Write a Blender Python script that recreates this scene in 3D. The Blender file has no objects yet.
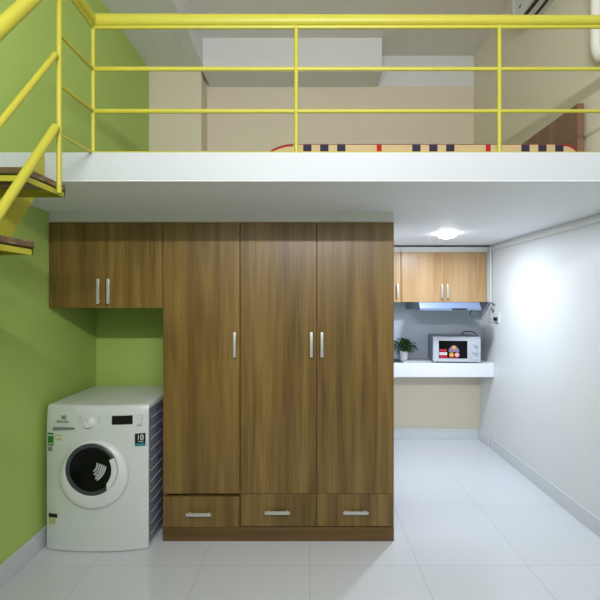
import bpy, bmesh, math, random
from mathutils import Vector, Matrix, Euler
random.seed(7)
S = bpy.context.scene
COL = S.collection
PI = math.pi

# ------------------------------------------------------------------ materials
def lin(c):
    return tuple((v/12.92 if v <= .04045 else ((v+.055)/1.055)**2.4) for v in c)
def rgb(r, g, b): return lin((r/255, g/255, b/255))

def mat(name, col, rough=.5, metal=0, spec=.5, bump=0, bscale=200, vary=0, vscale=3, coat=0, emit=None, estr=0):
    m = bpy.data.materials.new(name); m.use_nodes = True
    nt = m.node_tree; b = nt.nodes['Principled BSDF']
    b.inputs['Base Color'].default_value = (*col, 1)
    b.inputs['Roughness'].default_value = rough
    b.inputs['Metallic'].default_value = metal
    b.inputs['Specular IOR Level'].default_value = spec
    b.inputs['Coat Weight'].default_value = coat
    b.inputs['Coat Roughness'].default_value = .08
    tc = nt.nodes.new('ShaderNodeTexCoord')
    if vary:
        n = nt.nodes.new('ShaderNodeTexNoise'); n.inputs['Scale'].default_value = vscale; n.inputs['Detail'].default_value = 5
        nt.links.new(tc.outputs['Object'], n.inputs['Vector'])
        mx = nt.nodes.new('ShaderNodeMix'); mx.data_type = 'RGBA'
        mx.inputs[6].default_value = (*[c*(1-vary) for c in col], 1)
        mx.inputs[7].default_value = (*[min(1, c*(1+vary)) for c in col], 1)
        nt.links.new(n.outputs['Fac'], mx.inputs[0]); nt.links.new(mx.outputs[2], b.inputs['Base Color'])
    if bump:
        n = nt.nodes.new('ShaderNodeTexNoise'); n.inputs['Scale'].default_value = bscale; n.inputs['Detail'].default_value = 3
        nt.links.new(tc.outputs['Object'], n.inputs['Vector'])
        bp = nt.nodes.new('ShaderNodeBump'); bp.inputs['Strength'].default_value = bump; bp.inputs['Distance'].default_value = .002
        nt.links.new(n.outputs['Fac'], bp.inputs['Height']); nt.links.new(bp.outputs['Normal'], b.inputs['Normal'])
    if emit:
        b.inputs['Emission Color'].default_value = (*emit, 1); b.inputs['Emission Strength'].default_value = estr
    return m

def wood(name, c_dark, c_mid, c_light, rough=.35, horiz=False):
    m = bpy.data.materials.new(name); m.use_nodes = True
    nt = m.node_tree; N = nt.nodes; L = nt.links; b = N['Principled BSDF']
    tc = N.new('ShaderNodeTexCoord'); oi = N.new('ShaderNodeObjectInfo')
    off = N.new('ShaderNodeVectorMath'); off.operation = 'SCALE'; off.inputs[0].default_value = (13, 7, 29)
    L.new(oi.outputs['Random'], off.inputs['Scale'])
    add = N.new('ShaderNodeVectorMath'); add.operation = 'ADD'
    L.new(tc.outputs['Object'], add.inputs[0]); L.new(off.outputs[0], add.inputs[1])
    def mapped(sx, sy, sz):
        mp = N.new('ShaderNodeMapping'); mp.inputs['Scale'].default_value = (sz, sy, sx) if horiz else (sx, sy, sz)
        L.new(add.outputs[0], mp.inputs['Vector']); return mp
    # cathedral rings: distorted bands across the width, very long along the grain
    mp = mapped(6, 6, .42)
    n1 = N.new('ShaderNodeTexNoise'); n1.inputs['Scale'].default_value = 1; n1.inputs['Detail'].default_value = 2; n1.inputs['Roughness'].default_value = .4
    L.new(mp.outputs[0], n1.inputs['Vector'])
    mul = N.new('ShaderNodeMath'); mul.operation = 'MULTIPLY'; mul.inputs[1].default_value = 34
    L.new(n1.outputs['Fac'], mul.inputs[0])
    sn = N.new('ShaderNodeMath'); sn.operation = 'SINE'; L.new(mul.outputs[0], sn.inputs[0])
    mr = N.new('ShaderNodeMapRange'); mr.inputs['From Min'].default_value = -1; L.new(sn.outputs[0], mr.inputs['Value'])
    # fine fibres
    mp2 = mapped(170, 170, 3.5)
    n2 = N.new('ShaderNodeTexNoise'); n2.inputs['Scale'].default_value = 1; n2.inputs['Detail'].default_value = 3
    L.new(mp2.outputs[0], n2.inputs['Vector'])
    # broad streaks
    mp3 = mapped(14, 14, .25)
    n3 = N.new('ShaderNodeTexNoise'); n3.inputs['Scale'].default_value = 1; n3.inputs['Detail'].default_value = 3
    L.new(mp3.outputs[0], n3.inputs['Vector'])
    a = N.new('ShaderNodeMath'); a.operation = 'MULTIPLY_ADD'; a.inputs[1].default_value = .13
    L.new(mr.outputs[0], a.inputs[0])
    h = N.new('ShaderNodeMath'); h.operation = 'MULTIPLY'; h.inputs[1].default_value = .52; L.new(n2.outputs['Fac'], h.inputs[0])
    L.new(h.outputs[0], a.inputs[2])
    c = N.new('ShaderNodeMath'); c.operation = 'MULTIPLY_ADD'; c.inputs[1].default_value = .60
    L.new(n3.outputs['Fac'], c.inputs[0]); L.new(a.outputs[0], c.inputs[2])
    r = N.new('ShaderNodeValToRGB'); L.new(c.outputs[0], r.inputs['Fac'])
    e = r.color_ramp.elements
    e[0].position = .38; e[0].color = (*c_dark, 1); e[1].position = .92; e[1].color = (*c_light, 1)
    k = e.new(.62); k.color = (*c_mid, 1)
    L.new(r.outputs['Color'], b.inputs['Base Color'])
    b.inputs['Roughness'].default_value = rough
    return m

def tiles(name, col, grout, px, py, ox, oy, w, rough, vary=.03, axis='XY'):
    m = bpy.data.materials.new(name); m.use_nodes = True
    nt = m.node_tree; N = nt.nodes; L = nt.links; b = N['Principled BSDF']
    g = N.new('ShaderNodeNewGeometry'); sp = N.new('ShaderNodeSeparateXYZ'); L.new(g.outputs['Position'], sp.inputs[0])
    outs = []; cells = []
    for ax, p, o in ((axis[0], px, ox), (axis[1], py, oy)):
        s = N.new('ShaderNodeMath'); s.operation = 'SUBTRACT'; s.inputs[1].default_value = o; L.new(sp.outputs[ax], s.inputs[0])
        d = N.new('ShaderNodeMath'); d.operation = 'DIVIDE'; d.inputs[1].default_value = p; L.new(s.outputs[0], d.inputs[0])
        fl = N.new('ShaderNodeMath'); fl.operation = 'FLOOR'; L.new(d.outputs[0], fl.inputs[0]); cells.append(fl)
        pp = N.new('ShaderNodeMath'); pp.operation = 'PINGPONG'; pp.inputs[1].default_value = .5; L.new(d.outputs[0], pp.inputs[0])
        lt = N.new('ShaderNodeMath'); lt.operation = 'LESS_THAN'; lt.inputs[1].default_value = w/p/2; L.new(pp.outputs[0], lt.inputs[0]); outs.append(lt)
    mx = N.new('ShaderNodeMath'); mx.operation = 'MAXIMUM'; L.new(outs[0].outputs[0], mx.inputs[0]); L.new(outs[1].outputs[0], mx.inputs[1])
    cb = N.new('ShaderNodeCombineXYZ'); L.new(cells[0].outputs[0], cb.inputs[0]); L.new(cells[1].outputs[0], cb.inputs[1])
    wn = N.new('ShaderNodeTexWhiteNoise'); L.new(cb.outputs[0], wn.inputs['Vector'])
    ns = N.new('ShaderNodeTexNoise'); ns.inputs['Scale'].default_value = 2.2; ns.inputs['Detail'].default_value = 6; L.new(g.outputs['Position'], ns.inputs['Vector'])
    av = N.new('ShaderNodeMath'); av.operation = 'ADD'; L.new(wn.outputs['Value'], av.inputs[0]); L.new(ns.outputs['Fac'], av.inputs[1])
    hf = N.new('ShaderNodeMath'); hf.operation = 'MULTIPLY'; hf.inputs[1].default_value = .5; L.new(av.outputs[0], hf.inputs[0])
    c = N.new('ShaderNodeMix'); c.data_type = 'RGBA'
    c.inputs[6].default_value = (*[v*(1-vary) for v in col], 1); c.inputs[7].default_value = (*[min(1, v*(1+vary)) for v in col], 1)
    L.new(hf.outputs[0], c.inputs[0])
    f = N.new('ShaderNodeMix'); f.data_type = 'RGBA'; f.inputs[7].default_value = (*grout, 1)
    L.new(mx.outputs[0], f.inputs[0]); L.new(c.outputs[2], f.inputs[6]); L.new(f.outputs[2], b.inputs['Base Color'])
    rr = N.new('ShaderNodeMapRange'); rr.inputs['To Min'].default_value = rough; rr.inputs['To Max'].default_value = .7
    L.new(mx.outputs[0], rr.inputs['Value']); L.new(rr.outputs[0], b.inputs['Roughness'])
    return m

FILL_STR = 1.7  # glow strength of the added fill pane
M = {}
M['floor'] = tiles('floor_tiles', rgb(212, 216, 222), rgb(176, 178, 182), .6, .69, .01, 2.32, .0035, .16)
M['green'] = mat('green_paint', rgb(176, 204, 106), .6, bump=.15, bscale=120, vary=.03)
M['white'] = mat('white_paint', rgb(222, 224, 224), .6, bump=.12, bscale=120, vary=.015)
M['slab'] = mat('slab_white_paint', rgb(188, 194, 200), .55, bump=.1, bscale=120, vary=.015)
M['ceil'] = mat('ceiling_paint', rgb(226, 224, 218), .8, vary=.02)
M['cream'] = mat('cream_paint', rgb(222, 213, 192), .6, bump=.12, bscale=120, vary=.02)
M['rightw'] = mat('offwhite_paint', rgb(220, 223, 223), .45, bump=.1, bscale=120, vary=.02)
M['creamr'] = mat('pale_cream_paint', rgb(224, 218, 200), .6, bump=.12, bscale=120, vary=.02)
M['plaster'] = mat('white_ceiling_plaster', rgb(238, 240, 242), .6, bump=.08, bscale=120, vary=.01)  # slab white made paler, brightness of the underside put into the colour
M['splash'] = tiles('backsplash_tiles', rgb(180, 191, 204), rgb(166, 176, 192), .3, .6, .9, .845, .003, .12, .02, 'XZ')
M['skirt'] = mat('skirting_tile', rgb(208, 212, 214), .25, vary=.02)
M['dark'] = mat('dark_gap', rgb(28, 24, 20), .8)
M['yellow'] = mat('yellow_paint', rgb(176, 171, 54), .42, bump=.1, bscale=60, vary=.04, vscale=8)
M['rust'] = mat('rusty_weld', rgb(140, 100, 40), .7, vary=.2, vscale=60)
M['wood'] = wood('walnut_laminate', rgb(84, 64, 28), rgb(118, 93, 45), rgb(148, 119, 64))
M['woodh'] = wood('walnut_laminate_plinth', rgb(82, 60, 26), rgb(104, 78, 36), rgb(122, 94, 46), horiz=True)
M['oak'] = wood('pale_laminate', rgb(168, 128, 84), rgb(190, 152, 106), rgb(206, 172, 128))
M['tread'] = wood('tread_wood', rgb(62, 48, 28), rgb(104, 82, 54), rgb(190, 172, 144), .5, horiz=True)
M['headboard'] = wood('headboard_wood', rgb(100, 72, 52), rgb(122, 90, 68), rgb(142, 108, 84), .3)
M['steel'] = mat('brushed_steel', rgb(190, 192, 192), .3, 1)
M['handle'] = mat('satin_handle', rgb(196, 196, 192), .35, .35)
M['dsteel'] = mat('dark_steel', rgb(96, 100, 104), .4, .6)
M['basin'] = mat('basin_steel', rgb(52, 56, 62), .35, .2)  # darkened to paint the shade inside the sink
M['washer'] = mat('white_enamel', rgb(214, 221, 219), .28, coat=.3)
M['wplastic'] = mat('white_plastic', rgb(226, 230, 230), .35)
M['wgrey'] = mat('grey_print', rgb(120, 128, 128), .5)
M['lgrey'] = mat('light_grey_print', rgb(176, 184, 184), .5)
M['wside'] = mat('washer_side_enamel', rgb(124, 128, 144), .4)  # white enamel darkened, the side's shade put into the colour
M['black'] = mat('black_plastic', rgb(16, 17, 19), .3)
M['glass'] = mat('dark_door_glass', rgb(9, 10, 12), .1, spec=.25)
M['rimgrey'] = mat('grey_rim', rgb(62, 68, 72), .3)
M['chrome'] = mat('polished_drum_steel', rgb(225, 228, 235), .4, .6)  # pale tone for the painted highlight in the door glass
M['greenlab'] = mat('green_label', rgb(48, 120, 40), .5)
M['yellab'] = mat('yellowish_label', rgb(190, 196, 130), .5)
M['teal'] = mat('teal_label', rgb(40, 130, 150), .5)
M['paper'] = mat('paper_label', rgb(225, 228, 225), .5)
M['red'] = mat('red_print', rgb(170, 30, 40), .5)
M['purple'] = mat('mauve_print', rgb(130, 110, 140), .5)
M['orange'] = mat('orange_print', rgb(225, 160, 70), .5)
M['pink'] = mat('pink_print', rgb(225, 160, 165), .5)
M['mwside'] = mat('grey_blue_metal', rgb(112, 122, 138), .35, .3)
M['silver'] = mat('silver_plastic', rgb(196, 202, 212), .35, .2)
M['hood'] = mat('hood_painted_metal', rgb(122, 136, 166), .3, .3)
M['counter'] = mat('white_stone_worktop', rgb(232, 234, 240), .25, vary=.01)
M['leaf'] = mat('leaf_green', rgb(42, 84, 34), .45, vary=.5, vscale=30)
M['stem'] = mat('stem_green', rgb(66, 100, 46), .5)
M['soil'] = mat('soil', rgb(46, 34, 24), .9, bump=.6)
M['pot'] = mat('white_ceramic', rgb(230, 234, 238), .25)
M['cable'] = mat('grey_cable', rgb(96, 108, 124), .45)
M['cableb'] = mat('dark_cable', rgb(36, 44, 56), .45)
M['foam'] = mat('white_pipe_wrap', rgb(222, 222, 214), .6, bump=.4, bscale=40)
M['pvc'] = mat('white_conduit', rgb(224, 224, 220), .4)
M['ac'] = mat('aircon_plastic', rgb(206, 208, 208), .35)
M['lamp'] = mat('lamp_diffuser', (1, 1, 1), .5, emit=(.85, .92, 1), estr=24)
M['daylight'] = mat('daylit_pane', (1, 1, 1), .5, emit=(.93, .95, 1), estr=FILL_STR)  # glow for the unseen pane added as soft fill
M['tube'] = mat('tube_glass', (1, 1, 1), .5, emit=(1, .98, .9), estr=6)
M['redcloth'] = mat('red_cloth', rgb(150, 36, 44), .9)
M['piping'] = mat('maroon_piping', rgb(128, 72, 60), .8)

# tartan ticking of the mattress: beige with a trio of navy squares and one red square each period
def tartan():
    m = bpy.data.materials.new('tartan_fabric'); m.use_nodes = True
    nt = m.node_tree; N = nt.nodes; L = nt.links; b = N['Principled BSDF']; b.inputs['Roughness'].default_value = .9
    g = N.new('ShaderNodeTexCoord'); sp = N.new('ShaderNodeSeparateXYZ'); L.new(g.outputs['Object'], sp.inputs[0])
    def band(axis, period, offs, width):
        res = None
        for o in offs:
            s = N.new('ShaderNodeMath'); s.operation = 'SUBTRACT'; s.inputs[1].default_value = o; L.new(sp.outputs[axis], s.inputs[0])
            w = N.new('ShaderNodeMath'); w.operation = 'WRAP'; w.inputs[1].default_value = period; w.inputs[2].default_value = 0; L.new(s.outputs[0], w.inputs[0])
            lt = N.new('ShaderNodeMath'); lt.operation = 'LESS_THAN'; lt.inputs[1].default_value = width; L.new(w.outputs[0], lt.inputs[0])
            if res is None: res = lt
            else:
                mx = N.new('ShaderNodeMath'); mx.operation = 'MAXIMUM'; L.new(res.outputs[0], mx.inputs[0]); L.new(lt.outputs[0], mx.inputs[1]); res = mx
        return res
    def mul(a, c):
        k = N.new('ShaderNodeMath'); k.operation = 'MULTIPLY'; L.new(a.outputs[0], k.inputs[0]); L.new(c.outputs[0], k.inputs[1]); return k
    P = .675
    nx = band('X', P, (-.030, .075, .180), .052); rx = band('X', P, (.425,), .031)
    ny = band('Y', P, (.10, .205, .31), .052); nz = band('Z', .30, (.15,), .14)
    mx = N.new('ShaderNodeMath'); mx.operation = 'MAXIMUM'; L.new(ny.outputs[0], mx.inputs[0]); L.new(nz.outputs[0], mx.inputs[1])
    navy = mul(nx, mx); red = mul(rx, mx)
    n = N.new('ShaderNodeTexNoise'); n.inputs['Scale'].default_value = 30; L.new(g.outputs['Object'], n.inputs['Vector'])
    base = N.new('ShaderNodeMix'); base.data_type = 'RGBA'; base.inputs[6].default_value = (*rgb(196, 170, 124), 1); base.inputs[7].default_value = (*rgb(208, 186, 142), 1)
    L.new(n.outputs['Fac'], base.inputs[0])
    c1 = N.new('ShaderNodeMix'); c1.data_type = 'RGBA'; c1.inputs[7].default_value = (*rgb(46, 42, 66), 1)
    L.new(navy.outputs[0], c1.inputs[0]); L.new(base.outputs[2], c1.inputs[6])
    c2 = N.new('ShaderNodeMix'); c2.data_type = 'RGBA'; c2.inputs[7].default_value = (*rgb(176, 28, 34), 1)
    L.new(red.outputs[0], c2.inputs[0]); L.new(c1.outputs[2], c2.inputs[6]); L.new(c2.outputs[2], b.inputs['Base Color'])
    return m
M['tartan'] = tartan()

# ------------------------------------------------------------------ mesh helpers
def nb(): return bmesh.new()
def box(bm, x0, x1, y0, y1, z0, z1, bev=0, seg=2):
    r = bmesh.ops.create_cube(bm, size=1)
    vs = r['verts']
    for v in vs:
        v.co = Vector(((x0+x1)/2+v.co.x*(x1-x0), (y0+y1)/2+v.co.y*(y1-y0), (z0+z1)/2+v.co.z*(z1-z0)))
    if bev:
        es = list({e for v in vs for e in v.link_edges})
        bmesh.ops.bevel(bm, geom=es, offset=bev, segments=seg, affect='EDGES', profile=.5)
    return bm
def tube(bm, pts, r, n=12, smooth_path=False, caps=True):
    pts = [Vector(p) for p in pts]
    if smooth_path and len(pts) > 2:
        out = []
        for i in range(len(pts)-1):
            p0 = pts[max(i-1, 0)]; p1 = pts[i]; p2 = pts[i+1]; p3 = pts[min(i+2, len(pts)-1)]
            for k in range(8):
                t = k/8
                out.append(.5*((2*p1)+(-p0+p2)*t+(2*p0-5*p1+4*p2-p3)*t*t+(-p0+3*p1-3*p2+p3)*t**3))
        out.append(pts[-1]); pts = out
    rings = []; up = None
    for i, p in enumerate(pts):
        if i == 0: d = pts[1]-pts[0]
        elif i == len(pts)-1: d = pts[-1]-pts[-2]
        else: d = (pts[i+1]-p).normalized()+(p-pts[i-1]).normalized()
        d.normalize()
        if up is None:
            up = d.orthogonal().normalized()
        else:
            up = (up-d*up.dot(d)).normalized()
        s = d.cross(up)
        sc = 1
        if 0 < i < len(pts)-1:
            a = (pts[i+1]-p).normalized().dot((p-pts[i-1]).normalized())
            sc = 1/max(.6, math.sqrt((1+a)/2))
        rings.append([bm.verts.new(p+(up*math.cos(2*PI*k/n)+s*math.sin(2*PI*k/n))*r*sc) for k in range(n)])
    for a, b in zip(rings, rings[1:]):
        for k in range(n): bm.faces.new((a[k], a[(k+1) % n], b[(k+1) % n], b[k]))
    if caps:
        bm.faces.new(rings[0][::-1]); bm.faces.new(rings[-1])
    return bm
def prism(bm, poly, axis, a, b):
    """extrude a 2-D polygon along axis from a to b. axis X: poly=(y,z); Y: (x,z); Z: (x,y)"""
    def mk(p, t):
        return {'X': (t, p[0], p[1]), 'Y': (p[0], t, p[1]), 'Z': (p[0], p[1], t)}[axis]
    A = [bm.verts.new(mk(p, a)) for p in poly]; B = [bm.verts.new(mk(p, b)) for p in poly]
    n = len(poly)
    bm.faces.new(A); bm.faces.new(B[::-1])
    for i in range(n): bm.faces.new((A[i], B[i], B[(i+1) % n], A[(i+1) % n]))
    bmesh.ops.recalc_face_normals(bm, faces=bm.faces)
    return bm
def lathe(bm, prof, c, axis='Z', n=32, closed=False):
    """prof: (radius, t) along axis from centre c"""
    rings = []
    for r, t in prof:
        ring = []
        for k in range(n if r > 1e-6 else 1):
            a = 2*PI*k/n; u, v = r*math.cos(a), r*math.sin(a)
            p = {'Z': (c[0]+u, c[1]+v, c[2]+t), 'Y': (c[0]+u, c[1]+t, c[2]+v), 'X': (c[0]+t, c[1]+u, c[2]+v)}[axis]
            ring.append(bm.verts.new(p))
        rings.append(ring)
    pairs = list(zip(rings, rings[1:]))
    if closed: pairs.append((rings[-1], rings[0]))
    for a, b in pairs:
        for k in range(n):
            k2 = (k+1) % n
            if len(a) == 1 and len(b) == 1: continue
            if len(a) == 1: bm.faces.new((a[0], b[k2], b[k]))
            elif len(b) == 1: bm.faces.new((a[k], a[k2], b[0]))
            else: bm.faces.new((a[k], a[k2], b[k2], b[k]))
    bmesh.ops.recalc_face_normals(bm, faces=bm.faces)
    return bm
def rot(bm, ang, axis, c, verts=None):
    bmesh.ops.rotate(bm, verts=verts or bm.verts, cent=c, matrix=Matrix.Rotation(ang, 3, axis))

ORG = {}
def obj(name, bm, m, parent=None, smooth=False, label=None, world=True):
    me = bpy.data.meshes.new(name)
    off = ORG.get(parent.name, Vector()) if parent else Vector()
    if parent and world: bmesh.ops.translate(bm, verts=bm.verts, vec=-off)
    elif not parent and world:
        # origin at base centre
        xs = [v.co for v in bm.verts]
        lo = Vector((min(v.x for v in xs), min(v.y for v in xs), min(v.z for v in xs)))
        hi = Vector((max(v.x for v in xs), max(v.y for v in xs), max(v.z for v in xs)))
        off = Vector(((lo.x+hi.x)/2, (lo.y+hi.y)/2, lo.z))
        bmesh.ops.translate(bm, verts=bm.verts, vec=-off)
    bm.to_mesh(me); bm.free()
    if smooth:
        for p in me.polygons: p.use_smooth = True
        me.set_sharp_from_angle(angle=math.radians(35))
    me.materials.append(M[m])
    o = bpy.data.objects.new(name, me); COL.objects.link(o)
    if parent: o.parent = parent
    elif world: o.location = off
    ORG[o.name] = off
    if label: o['label'] = label
    return o
def thing(name, label, cat, loc, rz=0, group=None):
    o = bpy.data.objects.new(name, None); COL.objects.link(o)
    o.location = loc; o.rotation_euler = (0, 0, rz); o.empty_display_size = .1
    ORG[o.name] = Vector(loc)
    o['label'] = label; o['category'] = cat
    if group: o['group'] = group
    return o
def tag(o, label, cat, group=None):
    o['label'] = label; o['category'] = cat
    if group: o['group'] = group
    return o
def struct(name, bm, m):
    o = obj(name, bm, m); o['kind'] = 'structure'; return o
def text(s, size, x, y, z, depth=.0006, bold=0):
    """text facing the camera (-Y), centred at x,z"""
    c = bpy.data.curves.new('t', 'FONT'); c.body = s; c.size = size; c.extrude = depth; c.align_x = 'CENTER'; c.align_y = 'CENTER'; c.offset = bold
    t = bpy.data.objects.new('t', c); COL.objects.link(t)
    dg = bpy.context.evaluated_depsgraph_get(); me = bpy.data.meshes.new_from_object(t.evaluated_get(dg))
    bm = nb(); bm.from_mesh(me)
    rot(bm, PI/2, 'X', (0, 0, 0)); bmesh.ops.translate(bm, verts=bm.verts, vec=(x, y, z))
    bpy.data.objects.remove(t); bpy.data.curves.remove(c); bpy.data.meshes.remove(me)
    return bm

# ------------------------------------------------------------------ dimensions (metres)
XL, XR = -1.578, 1.81          # side walls
XU = 1.744                   # face of the furred wall above the loft
YF, YB = -.45, 4.421          # wall behind the camera, far wall
ZC = 4.03                     # high ceiling
ZS0, ZS1 = 2.001, 2.131       # loft slab underside and top
YS = 1.892                    # loft edge
YA = 3.13                    # green alcove wall
CAM = Vector((0, 0, 1.47))

# ------------------------------------------------------------------ room shell
struct('floor', box(nb(), XL-.15, XR+.15, YF-.15, YB+.15, -.1, 0), 'floor')
struct('ceiling', box(nb(), XL-.15, XR+.15, YF-.15, YB+.15, ZC, ZC+.1), 'ceil')
struct('wall_left', box(nb(), XL-.15, XL, YF, YB+.15, 0, ZC), 'green')
struct('wall_right', box(nb(), XR, XR+.15, YF, YB+.15, 0, ZC), 'rightw')
struct('wall_front', box(nb(), XL-.15, XR+.15, YF-.15, YF, 0, ZC), 'white')
struct('wall_back', box(nb(), XL, XR, YB, YB+.15, 0, 3.71), 'cream')
struct('wall_right_loft', box(nb(), XU, XR, 1.95, YB, ZS1, ZC), 'creamr')   # furred-out wall above the loft
struct('trim_1', box(nb(), XL, XR, YB, YB+.15, 3.71, ZC), 'white')
struct('wall_alcove', box(nb(), XL, .496, YA, YB, 0, ZS0), 'green')
struct('wall_kitchen', box(nb(), .496, .50, YA, YB, 0, ZS0), 'rightw')
bm = nb(); box(bm, XL, XR, YS, YB, ZS0+.004, ZS1, .002, 1)
struct('floor_loft', bm, 'slab')
struct('ceiling_loft', box(nb(), XL, XR, YS+.001, YB, ZS0, ZS0+.004), 'plaster')   # thin sheet, coloured brighter to mimic light under the slab
struct('wall_column', box(nb(), XL, -1.06, 4.172, YB, ZS1, 3.76), 'cream')
struct('trim_2', box(nb(), XL, -1.03, YF, YB, 3.76, ZC), 'white')        # dropped soffit along the left wall
struct('trim_3', box(nb(), -1.03, .725, 4.118, YB, 3.70, ZC), 'white')   # beam over the loft
struct('trim_4', box(nb(), -1.38, -1.16, 3.58, 3.97, 3.757, 3.76), 'white')
struct('trim_8', box(nb(), -1.383, -1.157, 3.577, 3.973, 3.7585, 3.76), 'lgrey')                                            # ceiling hatch
struct('trim_5', box(nb(), XL, .522, 2.560, 2.578, 1.9385, ZS0), 'ceil')  # filler over the wardrobe
struct('trim_7', box(nb(), .52, XR, YB-.008, YB, .845, 1.50), 'splash')  # tiled splashback
# baseboards
struct('baseboard_left', box(nb(), XL, XL+.014, YF, YA, 0, .11, .003, 1), 'skirt')
struct('baseboard_right', box(nb(), XR-.014, XR, YF, 4.155, 0, .11, .003, 1), 'skirt')
struct('baseboard_right_far', box(nb(), XR-.019, XR, 4.18, YB, 0, .115, .003, 1), 'skirt')
struct('baseboard_back', box(nb(), .50, XR-.019, YB-.014, YB, 0, .11, .003, 1), 'skirt')
struct('baseboard_alcove', box(nb(), .50, .514, YA, YB-.014, 0, .11, .003, 1), 'skirt')

# ------------------------------------------------------------------ wardrobe
def handle_v(parent, x, z0, z1, y):
    bm = nb(); w = .009
    box(bm, x-w, x+w, y-.028, y-.020, z0, z1, .003, 2)
    for z in (z0+.018, z1-.018): box(bm, x-.005, x+.005, y-.021, y, z-.006, z+.006, .001, 1)
    return obj('handle', bm, 'handle', parent, True, 'brushed steel bar handle')
def handle_h(parent, x0, x1, z, y):
    bm = nb(); w = .010
    box(bm, x0, x1, y-.028, y-.020, z-w, z+w, .003, 2)
    for x in (x0+.018, x1-.018): box(bm, x-.006, x+.006, y-.021, y, z-.005, z+.005, .001, 1)
    return obj('handle', bm, 'handle', parent, True, 'brushed steel bar handle')
YW = 2.552
WX0, WX1 = -.881, .522
wt = thing('wardrobe', 'tall brown wood-grain wardrobe with three doors and three bottom drawers', 'wardrobe', ((WX0+WX1)/2, (YW+YA)/2, 0))
bm = nb(); t = .018
box(bm, WX0, WX0+t, YW+.020, YA-.005, 0, 1.937); box(bm, WX1-t, WX1, YW+.002, YA-.005, 0, 1.937, .001, 1)
box(bm, WX0, WX1, YW+.020, YA-.005, 1.919, 1.937); box(bm, WX0, WX1, YW+.020, YA-.005, .05, .078)
box(bm, WX0, WX1, YA-.012, YA-.005, .05, 1.93); box(bm, WX0, WX1, YW+.03, YA-.01, .262, .280)
for x in (-.412, .053): box(bm, x-.009, x+.009, YW+.022, YA-.01, .078, 1.92)
obj('body', bm, 'wood', wt)
obj('plinth', box(nb(), WX0, WX1, YW-.004, YW+.022, 0, .083, .0015, 1), 'woodh', wt)
edges = [(WX0, -.4155), (-.4100, .0500), (.0555, WX1-.001)]
hx = [-.443, .020, .084]
for i, ((a, b), h) in enumerate(zip(edges, hx)):
    d = obj('door', box(nb(), a, b, YW, YW+.019, .287, 1.937, .0015, 1), 'wood', wt)
    handle_v(d, h, 1.118, 1.270, YW)
dz = [(.084, .268, 0), (.088, .284, 0), (.088, .285, 0)]
hz = [((187, 212), .170), ((265, 290), .181), ((343, 368), .181)]
for (a, b), (z0, z1, o), ((p, q), z) in zip(edges, dz, hz):
    d = obj('drawer', box(nb(), a, b, YW+o, YW+.019, z0, z1, .0015, 1), 'wood', wt)
    handle_h(d, (p-308)/164.6, (q-308)/164.6, z, YW)

# wall cabinet over the washing machine
wc = thing('wall_cabinet', 'brown wood-grain two-door wall cabinet hung above the washing machine', 'cabinet', ((XL+WX0)/2, (YW+YA)/2, 1.415))
bm = nb()
cx0, cx1, cz0, cz1 = XL+.004, WX0-.004, 1.415, 1.937
box(bm, cx0, cx0+t, YW+.020, YA-.002, cz0, cz1); box(bm, cx1-t, cx1, YW+.020, YA-.002, cz0, cz1)
box(bm, cx0, cx1, YW+.020, YA-.002, cz1-t, cz1); box(bm, cx0, cx1, YW+.020, YA-.002, cz0, cz0+t); box(bm, cx0, cx1, YA-.01, YA-.002, cz0, cz1)
obj('body', bm, 'wood', wc)
mid = (105.5-308)/164.6
for a, b, h in ((cx0, mid-.0015, (99.7-308)/164.6), (mid+.0015, cx1, (109.8-308)/164.6)):
    d = obj('door', box(nb(), a, b, YW, YW+.019, cz0, cz1, .0015, 1), 'wood', wc)
    handle_v(d, h, 1.440, 1.592, YW)

# ------------------------------------------------------------------ washing machine
AX0, AX1 = -1.536, -.938
AC_, AH = (AX0+AX1)/2, (AX1-AX0)/2
def wy(x, extra=0):
    u = (x-AC_)/AH
    return 2.430+.032*u*u-extra
wm = thing('washing_machine', 'white front-loading washing machine standing under the wall cabinet', 'washing machine', (AC_, 2.75, 0))
bm = nb()
# cabinet: plan outline with a bowed front, swept in z with a rounded top front edge
def outline(inset, front_in, n=16):
    pts = []
    for k in range(n+1):
        x = AX0+inset+(AX1-AX0-2*inset)*k/n
        u = (x-AC_)/AH
        e = .008*max(0, (abs(u)-.93)/.07)**2
        pts.append((x, wy(x)+front_in+e))
    pts += [(AX1-inset, 3.0), (AX0+inset, 3.0)]
    return pts
levels = [(.003, .004, .006), (.010, 0, 0), (.70, 0, 0), (.80, 0, .006), (.832, 0, .011), (.842, .003, .017), (.848, .008, .026), (.850, .016, .036)]
rings = []
for z, i, f in levels: rings.append([bm.verts.new((x, y, z)) for x, y in outline(i, f)])
for a, b in zip(rings, rings[1:]):
    n = len(a)
    for k in range(n): bm.faces.new((a[k], a[(k+1) % n], b[(k+1) % n], b[k]))
bm.faces.new(rings[0][::-1]); bm.faces.new(rings[-1])
bmesh.ops.recalc_face_normals(bm, faces=bm.faces)
obj('body', bm, 'washer', wm, True)
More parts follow.
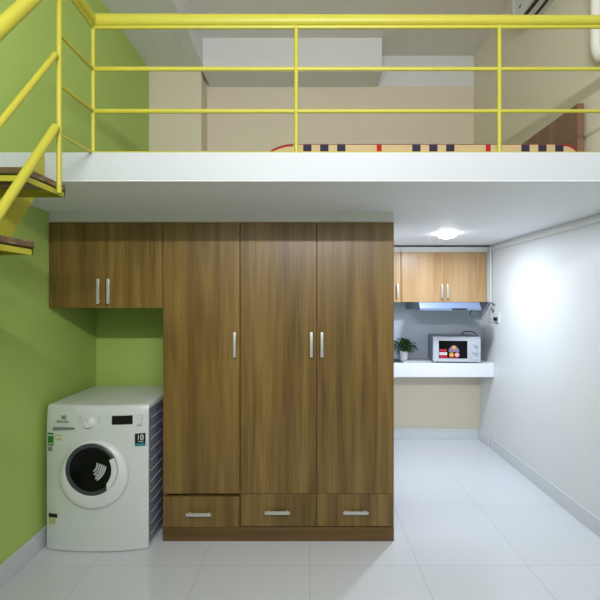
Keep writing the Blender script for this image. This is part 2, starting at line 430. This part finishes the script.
# side panel: shade painted in as grey, ribs left pale as highlights
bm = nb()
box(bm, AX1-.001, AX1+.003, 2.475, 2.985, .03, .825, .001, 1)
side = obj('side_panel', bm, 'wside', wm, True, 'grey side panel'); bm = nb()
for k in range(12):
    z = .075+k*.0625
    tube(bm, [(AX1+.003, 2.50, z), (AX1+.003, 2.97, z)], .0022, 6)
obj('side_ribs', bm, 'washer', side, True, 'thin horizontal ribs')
for x in (AX0+.06, AX1-.06):
    for y in (2.50, 2.93):
        obj('foot', lathe(nb(), [(0, 0), (.022, 0), (.022, .0015), (.012, .0025), (.012, .004), (0, .004)], (x, y, 0), 'Z', 16), 'black', wm, True)
def patch(x0, x1, z0, z1, off=.0015, n=6, lean=None):
    """thin label lying on the bowed front"""
    bm = nb(); F = []; B = []
    for k in range(n+1):
        x = x0+(x1-x0)*k/n
        def ly(z): return wy(x)+(0 if z < .70 else .006*(z-.70)/.10)
        F.append((bm.verts.new((x, ly(z0)-off, z0)), bm.verts.new((x, ly(z1)-off, z1))))
        B.append((bm.verts.new((x, ly(z0)+.001, z0)), bm.verts.new((x, ly(z1)+.001, z1))))
    for k in range(n):
        bm.faces.new((F[k][0], F[k+1][0], F[k+1][1], F[k][1])); bm.faces.new((B[k][0], B[k][1], B[k+1][1], B[k+1][0]))
        bm.faces.new((F[k][1], F[k+1][1], B[k+1][1], B[k][1])); bm.faces.new((F[k][0], B[k][0], B[k+1][0], F[k+1][0]))
    bm.faces.new((F[0][0], F[0][1], B[0][1], B[0][0])); bm.faces.new((F[n][0], B[n][0], B[n][1], F[n][1]))
    bmesh.ops.recalc_face_normals(bm, faces=bm.faces)
    return bm
def WX(px): return (px-308)/171.5
def WZ(py): return 1.47+(299-py)/171.8
def wp(name, p0, p1, q0, q1, m, parent=wm, off=.0015, label=None):
    return obj(name, patch(WX(p0), WX(p1), WZ(q1), WZ(q0), off), m, parent, False, label)
# door
dx, dzc = (91.8-308)/174.5, 1.47+(299-476.5)/174.5
gx, gz = (90.6-308)/175.5, 1.47+(299-470.4)/175.5
yf = wy(gx)
bm = nb()
N_ = 64
def ringpts(cx, cz, r, y): return [bm.verts.new((cx+r*math.cos(2*PI*k/N_), y, cz+r*math.sin(2*PI*k/N_))) for k in range(N_)]
rs = [ringpts(dx, dzc, .198, yf+.006), ringpts(dx, dzc, .196, yf-.008), ringpts(dx, dzc, .189, yf-.016),
      ringpts(dx-.002, dzc+.004, .178, yf-.020), ringpts(gx+.002, gz-.002, .158, yf-.030), ringpts(gx, gz, .150, yf-.028), ringpts(gx, gz, .147, yf-.012), ringpts(gx, gz, .147, yf+.004)]
for a, b in zip(rs, rs[1:]):
    for k in range(N_): bm.faces.new((a[k], a[(k+1) % N_], b[(k+1) % N_], b[k]))
bmesh.ops.recalc_face_normals(bm, faces=bm.faces)
door = obj('door', bm, 'wplastic', wm, True)
obj('door_rim', lathe(nb(), [(.149, -.012), (.149, -.029), (.143, -.034), (.128, -.030), (.124, -.018)], (gx, yf, gz), 'Y', 64), 'rimgrey', door, True, 'dark grey ring round the door glass')
obj('door_glass', lathe(nb(), [(0, -.006), (.05, -.008), (.09, -.014), (.115, -.022), (.130, -.026), (.130, -.005)], (gx, yf, gz), 'Y', 64), 'glass', door, True, 'dark bowl-shaped glass')
# pale arcs painting the drum's highlight into the door glass
bm = nb()
for k, (r0, a0, a1) in enumerate(((.104, -62, -8), (.092, -66, -6), (.080, -60, -2), (.066, -64, 0), (.050, -56, 6))):
    pts = []
    for s in range(9):
        a = math.radians(a0+(a1-a0)*s/8)
        pts.append((gx-.015+r0*math.cos(a)*.9, yf-.020, gz+.03+r0*math.sin(a)))
    tube(bm, pts, .0050, 6)
obj('drum_rib', bm, 'chrome', door, True, 'shiny steel drum ribs')
bm = nb()
pts = [(gx+.148*math.cos(math.radians(a)), gz+.148*math.sin(math.radians(a))) for a in range(-52, 32, 4)]
inn = [(gx+.118*math.cos(math.radians(a)), gz+.118*math.sin(math.radians(a))) for a in range(28, -53, -4)]
inn = [(max(p[0], WX(111)), p[1]) for p in inn]
prism(bm, pts+inn, 'Y', yf-.036, yf-.024)
obj('door_handle', bm, 'wplastic', door, False, 'white finger grip over the edge of the glass')
# fascia
dr = wp('detergent_drawer', 48.5, 76.5, 407.5, 430.5, 'washer', off=.0008)
obj('drawer_grip', box(nb(), WX(54), WX(76), wy(WX(65))-.008, wy(WX(65))+.006, WZ(429.3), WZ(427.0), .002, 2), 'wgrey', dr, False, 'grey grip slot')
obj('brand_lettering', text('Electrolux', .0175, WX(63.6), wy(WX(64))-.001, WZ(421.4), .0012, .0002), 'wgrey', dr)
bm = nb(); s = .0125; lx, lz = WX(64.5), WZ(417.2); ly = wy(lx)-.001
box(bm, lx-s, lx-s+.003, ly-.001, ly+.001, lz-s, lz+s); box(bm, lx+s-.003, lx+s, ly-.001, ly+.001, lz-s, lz+s)
prism(bm, [(lx-s, lz+s), (lx-s+.006, lz+s), (lx, lz+.004), (lx+s-.006, lz+s), (lx+s, lz+s), (lx+.003, lz), (lx+s, lz-s), (lx+s-.006, lz-s), (lx, lz-.004), (lx-s+.006, lz-s), (lx-s, lz-s), (lx-.003, lz)], 'Y', ly-.0012, ly+.001)
obj('emblem', bm, 'wgrey', dr)
kx, kz = WX(91.2), WZ(422.4); ky = wy(kx)+.004
k = obj('program_dial', lathe(nb(), [(0, -.026), (.022, -.026), (.0255, -.022), (.028, -.004), (.031, 0), (.031, .002)], (kx, ky, kz), 'Y', 40), 'wplastic', wm, True)
obj('dial_mark', box(nb(), kx-.0015, kx+.0015, ky-.0275, ky-.025, kz+.008, kz+.020), 'wgrey', k)
for sx in (-1, 1):
    for i in range(5):
        z = kz+.034-i*.014; x = kx+sx*.056
        obj('legend_line', box(nb(), x-.011, x+.011*(.6+.4*((i*3) % 2)), wy(x)+.003, wy(x)+.0045, z-.0016, z+.0016), 'lgrey', wm)
disp = wp('display', 113, 132.6, 415.6, 424.2, 'black', off=.003)
bm = nb()
for i in range(3):
    z = WZ(415.5+i*4)
    x = WX(139.5); box(bm, x-.015, x+.015, wy(x)+.001, wy(x)+.004, z-.001, z+.001)
x = WX(139.5)
for i in (-1, 1): box(bm, x+i*.015-.0008, x+i*.015+.0008, wy(x)+.001, wy(x)+.004, WZ(423.5), WZ(415.5))
obj('touch_key_outline', bm, 'lgrey', wm)
st = wp('start_button', 136.6, 141.4, 424.8, 426.9, 'lgrey', off=.003)
# stickers
a = wp('warranty_sticker', 135, 144.8, 433.8, 446.4, 'black', label='small black sticker reading 10 above a teal band')
obj('sticker_band', patch(WX(135), WX(144.8), WZ(446.5), WZ(443.6), .002), 'teal', a)
obj('sticker_number', text('10', .044, WX(139.9), wy(WX(139.9))-.003, WZ(438), .0006, .0006), 'paper', a)
bm = nb(); box(bm, WX(137), WX(143), wy(WX(140))-.0035, wy(WX(140))+.001, WZ(442.3), WZ(441.4)); obj('sticker_line', bm, 'lgrey', a)
a = wp('energy_sticker', 46.9, 53.2, 433.4, 446.2, 'greenlab', label='green energy label')
bm = patch(WX(47.6), WX(52.6), WZ(444.6), WZ(443.4), .0022); obj('sticker_line', bm, 'yellab', a)
bm = patch(WX(47.6), WX(52.6), WZ(436.2), WZ(435.2), .0022); obj('sticker_line', bm, 'paper', a)
a = wp('rating_sticker', 55.2, 62.2, 434.2, 440.4, 'yellab', label='pale olive sticker with two white discs')
for p in (57.2, 60.4):
    obj('sticker_disc', lathe(nb(), [(0, -.002), (.007, -.002), (.007, .001)], (WX(p), wy(WX(p))-.001, WZ(437.2)), 'Y', 16), 'paper', a)
wp('code_sticker', 47.2, 51.6, 447.6, 451.6, 'wgrey', label='small dark code label')
wp('capacity_sticker', 47.9, 57.4, 514.2, 518.0, 'black', label='black strip sticker near the lower left edge')
wp('notice_sticker', 48.2, 55.5, 519.0, 524.4, 'yellab', label='yellowish paper notice under the black strip')

# ------------------------------------------------------------------ kitchen
CZ = .845; YK = 4.078
obj_c = obj('worktop', box(nb(), .516, XR-.001, YK, YB-.010, CZ-.135, CZ, .004, 2), 'counter')
tag(obj_c, 'thick white kitchen worktop spanning from behind the wardrobe to the right wall', 'worktop')
# sink set in
sk = thing('kitchen_sink', 'stainless steel sink edge on the worktop beside the wardrobe', 'sink', (.74, 4.24, CZ))
bm = nb()
x0, x1, y0, y1 = .545, .947, 4.10, 4.375
for (a, b, c, d) in ((x0, x1, y0, y0+.014), (x0, x1, y1-.014, y1), (x0, x0+.014, y0+.014, y1-.014), (x1-.014, x1, y0+.014, y1-.014)):
    box(bm, a, b, c, d, CZ, CZ+.006, .001, 1)
obj('rim', bm, 'steel', sk)
obj('basin', box(nb(), x0+.014, x1-.014, y0+.014, y1-.014, CZ+.0005, CZ+.002), 'basin', sk, False, 'dark steel basin')  # flat sheet; dark colour stands in for shade in the recess

# kitchen wall cabinets
YKC = 4.138
def kcab(x0, x1, doors, handles, label):
    r = thing('kitchen_cabinet', label, 'cabinet', ((x0+x1)/2, (YKC+YB)/2, 1.44))
    bm = nb(); y0 = YKC+.018; y1 = YB-.0085; z0, z1 = 1.44, 1.934
    box(bm, x0, x0+.016, y0, y1, z0, z1); box(bm, x1-.016, x1, y0, y1, z0, z1)
    box(bm, x0, x1, y0, y1, z0, z0+.016); box(bm, x0, x1, y0, y1, z1-.016, z1); box(bm, x0, x1, y1-.006, y1, z0, z1)
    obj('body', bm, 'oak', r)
    obj('top_filler', box(nb(), x0, x1, YKC+.004, YKC+.022, 1.934, 1.984, .001, 1), 'pvc', r, False, 'pale glossy strip between the doors and the ceiling')
    for (a, b), h in zip(doors, handles):
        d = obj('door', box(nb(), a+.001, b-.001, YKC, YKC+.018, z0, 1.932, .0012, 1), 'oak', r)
        handle_v(d, h, 1.478, 1.618, YKC)
    return r
kx = [(401-308)/101.5-.424*1, (401-308)/101.5, (444-308)/101.5, (487-308)/101.5]
kcab(kx[0]+.03, kx[1]-.002, [(kx[0]+.03, kx[1]-.002)], [(397.3-308)/101.5], 'narrow pale wood kitchen cabinet peeking out from behind the wardrobe')
big = kcab(kx[1]+.002, kx[3], [(kx[1]+.002, kx[2]), (kx[2], kx[3])], [(441.6-308)/101.5, (447.2-308)/101.5], 'pale wood two-door kitchen cabinet hanging above the range hood')

obj('side_filler', box(nb(), kx[3]+.0005, XR-.001, 4.150, 4.165, 1.44, 1.984, .001, 1), 'pvc', big, False, 'white filler strip beside the wall')
# range hood
hd = thing('range_hood', 'slim pale blue-grey range hood mounted under the kitchen cabinet', 'range hood', (1.31, 4.14, 1.36))
HX0, HX1, HY0, HZ0, HZ1 = 1.03, 1.59, 3.86, 1.366, 1.4385
bm = nb()
prism(bm, [(HY0, HZ0), (HY0, HZ0+.022), (HY0+.035, HZ1), (YB-.012, HZ1), (YB-.012, HZ0+.01), (HY0+.10, HZ0+.01), (HY0+.09, HZ0)], 'X', HX0+.002, HX1-.002)
obj('body', bm, 'hood', hd)
for x in (HX0, HX1-.004):
    bm = nb(); prism(bm, [(HY0+.001, HZ0-.001), (HY0+.001, HZ0+.023), (HY0+.034, HZ1), (YB-.012, HZ1), (YB-.012, HZ0-.001)], 'X', x-.001, x+.005)
    obj('side_panel', bm, 'mwside', hd, False, 'darker grey end panel')
obj('filter', box(nb(), HX0+.03, HX1-.03, HY0+.11, YB-.05, HZ0+.004, HZ0+.011, .001, 1), 'dsteel', hd)
cp = obj('control_panel', box(nb(), 1.325, 1.46, HY0-.003, HY0+.004, HZ0+.003, HZ0+.019, .001, 1), 'black', hd, False, 'black control strip')
for i in range(4):
    obj('button', box(nb(), 1.338+i*.030, 1.354+i*.030, HY0-.005, HY0-.002, HZ0+.007, HZ0+.014, .001, 1), 'dsteel', cp)
obj('badge', box(nb(), 1.49, 1.55, HY0-.0015, HY0+.001, HZ0+.008, HZ0+.014), 'wgrey', hd)

# wall socket and plugs on the right wall
ws = thing('wall_socket', 'white double socket plate on the right wall beside the kitchen cabinet', 'socket', (XR, 4.10, 1.285))
obj('plate', box(nb(), XR-.010, XR, 3.96, 4.175, 1.245, 1.345, .003, 2), 'pvc', ws)
obj('switch', box(nb(), XR-.015, XR-.009, 4.075, 4.095, 1.335, 1.372, .002, 1), 'black', ws, False, 'black rocker switch')
obj('outlet', box(nb(), XR-.0115, XR-.009, 4.125, 4.155, 1.272, 1.280), 'wgrey', ws)
p = obj('power_plug', box(nb(), XR-.040, XR-.010, 3.985, 4.02, 1.262, 1.296, .006, 2), 'black')
tag(p, 'small black plug in the white socket on the right wall', 'plug')
def K(px, py, Y):
    s = 420/Y
    return ((px-308)/s, Y, 1.47+(299-py)/s)
c = obj('hood_cable', tube(nb(), [(HX1-.03, 3.99, HZ0-.001), (1.545, 4.00, 1.325), (1.60, 4.02, 1.300), (1.68, 4.06, 1.318), (1.73, 4.09, 1.38), (1.765, 4.10, 1.425), (1.785, 4.08, 1.430), (XR-.007, 4.05, 1.412)], .0065, 8, True), 'cable', None, True)
tag(c, 'grey cable drooping from the range hood to the right wall', 'cable')
c = obj('microwave_cable', tube(nb(), [(1.60, 4.375, 1.06), (1.585, 4.33, 1.112), (1.60, 4.29, 1.136), (1.66, 4.27, 1.138), (1.72, 4.27, 1.10), (1.745, 4.28, 1.03), (1.742, 4.30, .93), (1.735, 4.34, CZ+.006)], .0055, 8, True), 'cableb', None, True)
tag(c, 'thin dark cord arching over the back of the microwave', 'cable')

# microwave oven (built in its own frame, turned a little towards the room)
mw = thing('microwave_oven', 'silver microwave oven with two knobs on the white worktop', 'microwave', (1.463, 4.215, CZ), math.radians(-6))
def mo(name, bm, m, parent=mw, smooth=False, label=None):
    o = obj(name, bm, m, parent, smooth, label, world=False); return o
W2, DF, DB, H0, H1 = .226, -.118, .175, .010, .259
mo('body', box(nb(), -W2+.003, W2-.003, DF+.012, DB, H0, H1, .005, 2), 'mwside', label='grey-blue painted casing')
fr = mo('front_frame', box(nb(), -W2, W2, DF, DF+.016, H0, H1, .005, 2), 'silver')
dr_ = mo('door', box(nb(), -W2+.003, .128, DF-.010, DF, H0+.003, H1-.003, .004, 2), 'silver')
mo('door_window', box(nb(), -.172, .098, DF-.0125, DF-.008, .046, .218, .003, 1), 'glass', dr_, label='dark door window')
mo('brand_mark', box(nb(), -.198, -.150, DF-.0108, DF-.0095, .230, .2345), 'lgrey', dr_)
yy = DF-.0135
def fl(name, x0, x1, z0, z1, m, par): return mo(name, box(nb(), x0, x1, yy-.0004, yy+.0015, z0, z1), m, par)
stk = mo('food_sticker', box(nb(), -.166, .008, yy, yy+.001, .050, .058), 'red', dr_, label='promotional sticker with red bars and food pictures')
fl('red_bar', -.168, -.098, .112, .136, 'red', stk); fl('white_bar', -.168, -.094, .080, .104, 'paper', stk); fl('red_line', -.164, -.100, .089, .093, 'red', stk); fl('red_base', -.168, -.094, .058, .078, 'red', stk)
bm = nb(); prism(bm, [(-.078, .108), (.020, .108), (.020, .130), (.006, .150), (-.010, .168), (-.030, .176), (-.052, .165), (-.070, .145), (-.078, .128)], 'Y', yy-.0006, yy+.0012); mo('dome_print', bm, 'purple', stk)
mo('yellow_disc', lathe(nb(), [(0, -.0015), (.017, -.0015), (.017, 0)], (-.030, yy, .152), 'Y', 20), 'orange', stk)
mo('orange_disc', lathe(nb(), [(0, -.0015), (.022, -.0015), (.022, 0)], (-.052, yy, .082), 'Y', 20), 'orange', stk)
mo('pink_disc', lathe(nb(), [(0, -.0015), (.022, -.0015), (.022, 0)], (.000, yy, .082), 'Y', 20), 'pink', stk)
for z in (.185, .110):
    kn = mo('knob', lathe(nb(), [(0, -.024), (.016, -.024), (.018, -.020), (.021, -.002), (.021, 0)], (.175, DF, z), 'Y', 28), 'silver', smooth=True)
    mo('pointer', box(nb(), .173, .177, DF-.0255, DF-.023, z-.010, z+.016), 'black', kn)
    bm = nb()
    for a in (-140, -95, -45, 0, 45, 95, 140):
        a_ = math.radians(a); x = .175+.030*math.sin(a_); zz = z+.030*math.cos(a_)
        box(bm, x-.003, x+.003, DF-.001, DF+.001, zz-.002, zz+.002)
    mo('knob_scale', bm, 'wgrey')
mo('button', box(nb(), .150, .200, DF-.004, DF, .030, .048, .002, 1), 'lgrey')
for x in (-.18, .18):
    for y in (-.09, .12): mo('foot', lathe(nb(), [(0, 0), (.012, 0), (.012, .011), (0, .011)], (x, y, 0), 'Z', 12), 'black')

# potted plant
PX, PY = .985, 4.31
pp = thing('potted_plant', 'small leafy green plant in a white pot on the worktop', 'plant', (PX, PY, CZ))
obj('pot', lathe(nb(), [(0, .001), (.034, .001), (.037, .006), (.046, .088), (.048, .092), (.045, .094), (.042, .090), (.040, .080), (0, .080)], (PX, PY, CZ), 'Z', 36), 'pot', pp, True)
obj('soil', lathe(nb(), [(0, .0815), (.039, .0812), (.039, .078)], (PX, PY, CZ), 'Z', 24), 'soil', pp)
leafbm = nb(); stembm = nb()
for i in range(90):
    az = random.uniform(0, 2*PI); tilt = random.uniform(.05, 1.35); ln = random.uniform(.05, .125)
    base = Vector((PX+random.uniform(-.012, .012), PY+random.uniform(-.012, .012), CZ+.080))
    d = Vector((math.cos(az)*math.sin(tilt), math.sin(az)*math.sin(tilt), math.cos(tilt)))
    tip = base+d*ln
    if tip.y > YB-.06: tip.y = YB-.06
    tube(stembm, [base, base+d*ln*.5+Vector((0, 0, .006)), tip], .0014, 5)
    # a pointed folded leaf
    ld = (d+Vector((0, 0, random.uniform(-.9, .3)))).normalized(); L_ = random.uniform(.045, .070); w = L_*.27
    side = ld.cross(Vector((0, 0, 1))).normalized(); nrm = side.cross(ld)
    prev = None
    for s in range(7):
        u = s/6; ww = w*math.sin(PI*min(1, u*.92+.06))**.8 if s < 6 else 0.0008
        c0 = tip+ld*L_*u-Vector((0, 0, .022*u*u))
        for q in (c0,):
            if q.y > YB-.02: c0.y = YB-.02
        row = [leafbm.verts.new(c0-side*ww+nrm*ww*.4), leafbm.verts.new(c0), leafbm.verts.new(c0+side*ww+nrm*ww*.4)]
        if prev:
            leafbm.faces.new((prev[0], prev[1], row[1], row[0])); leafbm.faces.new((prev[1], prev[2], row[2], row[1]))
        prev = row
obj('stems', stembm, 'stem', pp, True)
o = obj('foliage', leafbm, 'leaf', pp, True)
md = o.modifiers.new('thick', 'SOLIDIFY'); md.thickness = .0008

# conduit and trunking
c = obj('ceiling_trunking', box(nb(), XR-.022, XR, YS+.002, 4.10, 1.945, 1.975, .003, 1), 'pvc'); tag(c, 'white cable trunking running along the top of the right wall under the loft', 'trunking')
bm = nb(); tube(bm, [(XR-.014, 4.125, 1.39), (XR-.014, 4.125, 1.988)], .011, 14)
for z in (1.46, 1.78): tube(bm, [(XR-.014, 4.125, z-.008), (XR-.014, 4.125, z+.008)], .0135, 14)
c = obj('wall_conduit', bm, 'pvc', None, True); tag(c, 'thin white vertical conduit between the kitchen cabinet and the right wall', 'conduit')

# recessed downlight
LX, LY = 1.125, 3.40
dl = thing('ceiling_lamp', 'round glowing white lamp on the ceiling in front of the kitchen cabinet', 'light', (LX, LY, ZS0-.045))
obj('base_ring', lathe(nb(), [(0, 0), (.066, 0), (.066, -.003), (0, -.003)], (LX, LY, ZS0), 'Z', 40), 'pvc', dl, True)
obj('diffuser', lathe(nb(), [(.073, -.003), (.074, -.010), (.071, -.019), (.062, -.028), (.045, -.035), (.024, -.039), (0, -.040)], (LX, LY, ZS0), 'Z', 40), 'lamp', dl, True)

# ------------------------------------------------------------------ loft railing
RY = 1.912; RZ = 2.737
rl = thing('loft_railing', 'bright yellow metal guard railing along the edge of the loft', 'railing', (.42, RY, ZS1))
X0 = -.978
XS = -.950
YP = 1.603            # post at the head of the stairs
obj('handrail', tube(nb(), [(XS, YP+.011, RZ-.028), (X0, RY, RZ), (XR-.002, RY, RZ)], .0205, 18), 'yellow', rl, True)
obj('rail', tube(nb(), [(XS, YP+.011, RZ-.0565), (X0, RY, RZ-.0285), (XR-.002, RY, RZ-.0285)], .0075, 10), 'yellow', rl, True)
for z, r in ((2.517, .0072), (2.325, .0072), (2.1345, .0055)):
    obj('rail', tube(nb(), [(XS, YP+.011, z-.035), (X0, RY, z), (XR-.002, RY, z)], r, 10), 'yellow', rl, True)
for x in (X0, -.054, .870, XR-.012):
    obj('post', tube(nb(), [(x, RY, ZS1+.001), (x, RY, RZ-.02)], .0095, 12), 'yellow', rl, True)

# ------------------------------------------------------------------ staircase
sc = thing('staircase', 'yellow steel open staircase with brown wooden treads climbing along the green wall', 'staircase', (-1.27, .95, 0))
RUN, RISE = .193, .250
SL = RISE/RUN
for k in range(8):
    y1 = 1.672-RUN*k; y0 = y1-.235; zt = 1.922-RISE*k
    fb = nb()
    xa, xb = XL+.006, -.968
    for (a, b, c_, d) in ((xa, xb, y0, y0+.006), (xa, xb, y1-.006, y1), (xa, xa+.006, y0, y1), (xb-.006, xb, y0, y1)): box(fb, a, b, c_, d, zt-.048, zt-.022)
    for (a, b, c_, d) in ((xa, xb, y0, y0+.028), (xa, xb, y1-.028, y1), (xa, xa+.028, y0, y1), (xb-.028, xb, y0, y1)): box(fb, a, b, c_, d, zt-.0285, zt-.0235)
    tr = obj('tread', box(nb(), xa+.003, xb+.004, y0-.004, y1+.004, zt-.0235, zt, .005, 2), 'tread', sc, False, 'dark brown wooden tread')
    obj('tread_frame', fb, 'yellow', tr)
def srail(z_at, r, name, y_end=.05, cut=0):
    return obj(name, tube(nb(), [(XS, YP-cut, z_at-cut*1.325), (XS, y_end, z_at-(YP-y_end)*1.325)], r, 16), 'yellow', sc, True)
srail(2.712, .0225, 'handrail', .12)
srail(2.42, .0105, 'sloping_rail', .12, .022)
srail(2.146, .0155, 'sloping_rail', .12, .022)
obj('post', tube(nb(), [(XS, YP, 1.874), (XS, YP, 2.712)], .0100, 12), 'yellow', sc, True)
obj('post', tube(nb(), [(XS, .20, 0), (XS, .20, .85)], .0100, 12), 'yellow', sc, True)
obj('post', tube(nb(), [(XS, .92, .90), (XS, .92, 1.80)], .0100, 12), 'yellow', sc, True)
for xs in (-1.235, -1.50):
    bm = nb()
    top = lambda y: 2.128-.012-(YS-.002-y)*SL
    yb = YS-.002-(2.116)/SL
    yl = max(yb, .14)
    prism(bm, [(YS-.002, top(YS)-.0), (YS-.002, top(YS)-.120), (yl+.095, 0), (yl, 0)], 'X', xs, xs+.05)
    obj('stringer', bm, 'yellow', sc)

# ------------------------------------------------------------------ bed on the loft
bx0, bx1, by0, by1 = -.25, 1.675, 2.60, 4.05
bed = thing('bed_frame', 'dark reddish-brown wooden bed frame with a tall headboard against the right wall of the loft', 'bed', (.75, 3.3, ZS1))
bm = nb(); box(bm, bx0+.03, bx1, by0+.03, by1-.03, ZS1+.04, ZS1+.085, .004, 1); obj('base', bm, 'headboard', bed)
obj('headboard', box(nb(), 1.683, 1.724, 2.62, 4.10, ZS1+.001, 2.694, .006, 2), 'headboard', bed)
for x in (bx0+.06, bx1-.06):
    for y in (by0+.06, by1-.06): obj('leg', box(nb(), x-.03, x+.03, y-.03, y+.03, ZS1, ZS1+.042), 'headboard', bed)
# mattress: ends rounded down towards head and foot
def mtop(x):
    d = min(x-bx0, bx1-x); w = .17 if x < .5 else .09
    return 2.428-.052*(1-min(1, d/w))**2.2
xs_ = [bx0+(bx1-bx0)*(.5-.5*math.cos(PI*k/60)) for k in range(61)]
bm = nb(); prism(bm, [(bx0+.01, ZS1+.086)]+[(x, mtop(x)) for x in xs_]+[(bx1-.01, ZS1+.086)], 'Y', by0, by1)
mt = thing('mattress', 'beige mattress with navy and red tartan squares lying on the loft bed', 'mattress', (0, by0, ZS1+.086))
obj('ticking', bm, 'tartan', mt, True)
for y in (by0+.002, by1-.002):
    obj('piping', tube(nb(), [(x, y, mtop(x)-.001) for x in xs_], .0032, 8), 'piping', mt, True, 'thin maroon piping along the top edge')
for xa_, xb_ in ((bx0, bx0+.16), (bx1-.10, bx1)):
    pts = [(xa_+(xb_-xa_)*k/10, mtop(xa_+(xb_-xa_)*k/10)) for k in range(11)]
    bm = nb(); prism(bm, [(x, z+.0015) for x, z in pts]+[(x, z-.012) for x, z in pts[::-1]], 'Y', by0-.002, by1-.01)
    obj('end_band', bm, 'redcloth', mt, False, 'red cloth band at the end')

# ------------------------------------------------------------------ air conditioner and its pipe
ac = thing('air_conditioner', 'white split air conditioner high on the right wall above the loft', 'air conditioner', (XR-.1, 2.82, 3.62))
ay0, ay1 = 2.42, 3.22
prof = [(XU-.001, 3.587), (1.635, 3.587), (1.60, 3.596), (1.580, 3.62), (1.570, 3.67), (1.572, 3.795), (1.585, 3.845), (1.615, 3.865), (XU-.001, 3.870)]
bm = nb(); prism(bm, prof, 'Y', ay0+.012, ay1-.012); obj('body', bm, 'ac', ac)
for y in (ay0, ay1-.012):
    bm = nb(); prism(bm, [(x if i in (0, 8) else x-.004, z+(-.003 if i < 3 else .003 if i > 5 and i < 9 else 0)) for i, (x, z) in enumerate(prof)], 'Y', y, y+.012); obj('end_cap', bm, 'ac', ac)
for x0_, x1_ in ((1.608, 1.634), (1.680, 1.706)):
    obj('air_slot', box(nb(), x0_, x1_, ay0+.05, ay1-.03, 3.5845, 3.5890), 'black', ac, False, 'black air outlet slot')
obj('display_oval', lathe(nb(), [(0, -.003), (.020, -.003), (.022, .004)], (1.576, 3.12, 3.655), 'X', 20), 'wgrey', ac, False, 'grey oval display')  # grey disc set on the front of the casing
obj('louvre', box(nb(), 1.637, 1.677, ay0+.05, ay1-.04, 3.5790, 3.5860, .002, 1), 'ac', ac)
pts = [(XU-.0285, 2.507, 3.582), (XU-.0285, 2.507, 3.08), (XU-.0285, 2.507, 2.985), (XU-.0285, 2.492, 2.925), (XU-.0285, 2.452, 2.873), (XU-.0285, 2.397, 2.865), (XU-.0285, 2.2, 2.863), (XU-.0285, 1.96, 2.862)]
c = obj('insulated_pipe', tube(nb(), pts, .028, 16), 'foam', None, True); tag(c, 'thick white wrapped pipe bending down from the air conditioner on the right wall', 'pipe')

# added fill light behind the viewer: unseen window frame with a glowing pane
bm = nb()
for (a, b, c_, d) in ((-1.25, 1.45, 2.02, 2.08), (-1.25, 1.45, 3.62, 3.68), (-1.25, -1.19, 2.08, 3.62), (1.39, 1.45, 2.08, 3.62), (.07, .13, 2.08, 3.62)):
    box(bm, a, b, YF, YF+.03, c_, d)
struct('window_1', bm, 'pvc')
struct('window_1_pane', box(nb(), -1.19, 1.39, YF+.002, YF+.010, 2.08, 3.62), 'daylight')

# tube lamp on the wall behind the viewer
tl = thing('tube_lamp', 'white batten tube lamp on the wall facing the loft', 'light', (.1, YF+.02, 2.62))
obj('batten', box(nb(), -.52, .72, YF+.0305, YF+.045, 2.60, 2.64, .003, 1), 'pvc', tl)
obj('tube', tube(nb(), [(-.50, YF+.062, 2.62), (.70, YF+.062, 2.62)], .013, 14), 'tube', tl, True)
for x in (-.51, .71): obj('end_holder', box(nb(), x-.01, x+.01, YF+.035, YF+.078, 2.60, 2.64, .002, 1), 'pvc', tl)

# ------------------------------------------------------------------ lights
def area(name, loc, rotn, sx, sy, power, col, shape='RECTANGLE', spread=PI):
    l = bpy.data.lights.new(name, 'AREA'); l.shape = shape; l.size = sx; l.size_y = sy; l.energy = power; l.color = col; l.spread = spread
    o = bpy.data.objects.new(name, l); COL.objects.link(o); o.location = loc; o.rotation_euler = rotn
    return o
area('tube_light', (.1, YF+.085, 2.62), (PI/2, 0, 0), 1.2, .05, 36, (1, .955, .97))
area('down_light', (LX, LY, ZS0-.045), (0, 0, 0), .12, .12, 13.5, (.80, .89, 1), 'DISK')

w = bpy.data.worlds.new('w'); S.world = w; w.use_nodes = True
w.node_tree.nodes['Background'].inputs[0].default_value = (.9, .95, 1, 1); w.node_tree.nodes['Background'].inputs[1].default_value = .3

# ------------------------------------------------------------------ camera
cam = bpy.data.cameras.new('camera'); co = bpy.data.objects.new('camera', cam); COL.objects.link(co)
co.location = CAM; co.rotation_euler = (PI/2, 0, 0)
cam.sensor_width = 36; cam.lens = 420/600*36
cam.shift_x = (300-308)/600; cam.shift_y = (299-300)/600
cam.clip_start = .05
S.camera = co
S.view_settings.view_transform = 'Standard'; S.view_settings.look = 'None'
S.view_settings.gamma = 1; S.view_settings.exposure = .42; S.view_settings.use_curve_mapping = False
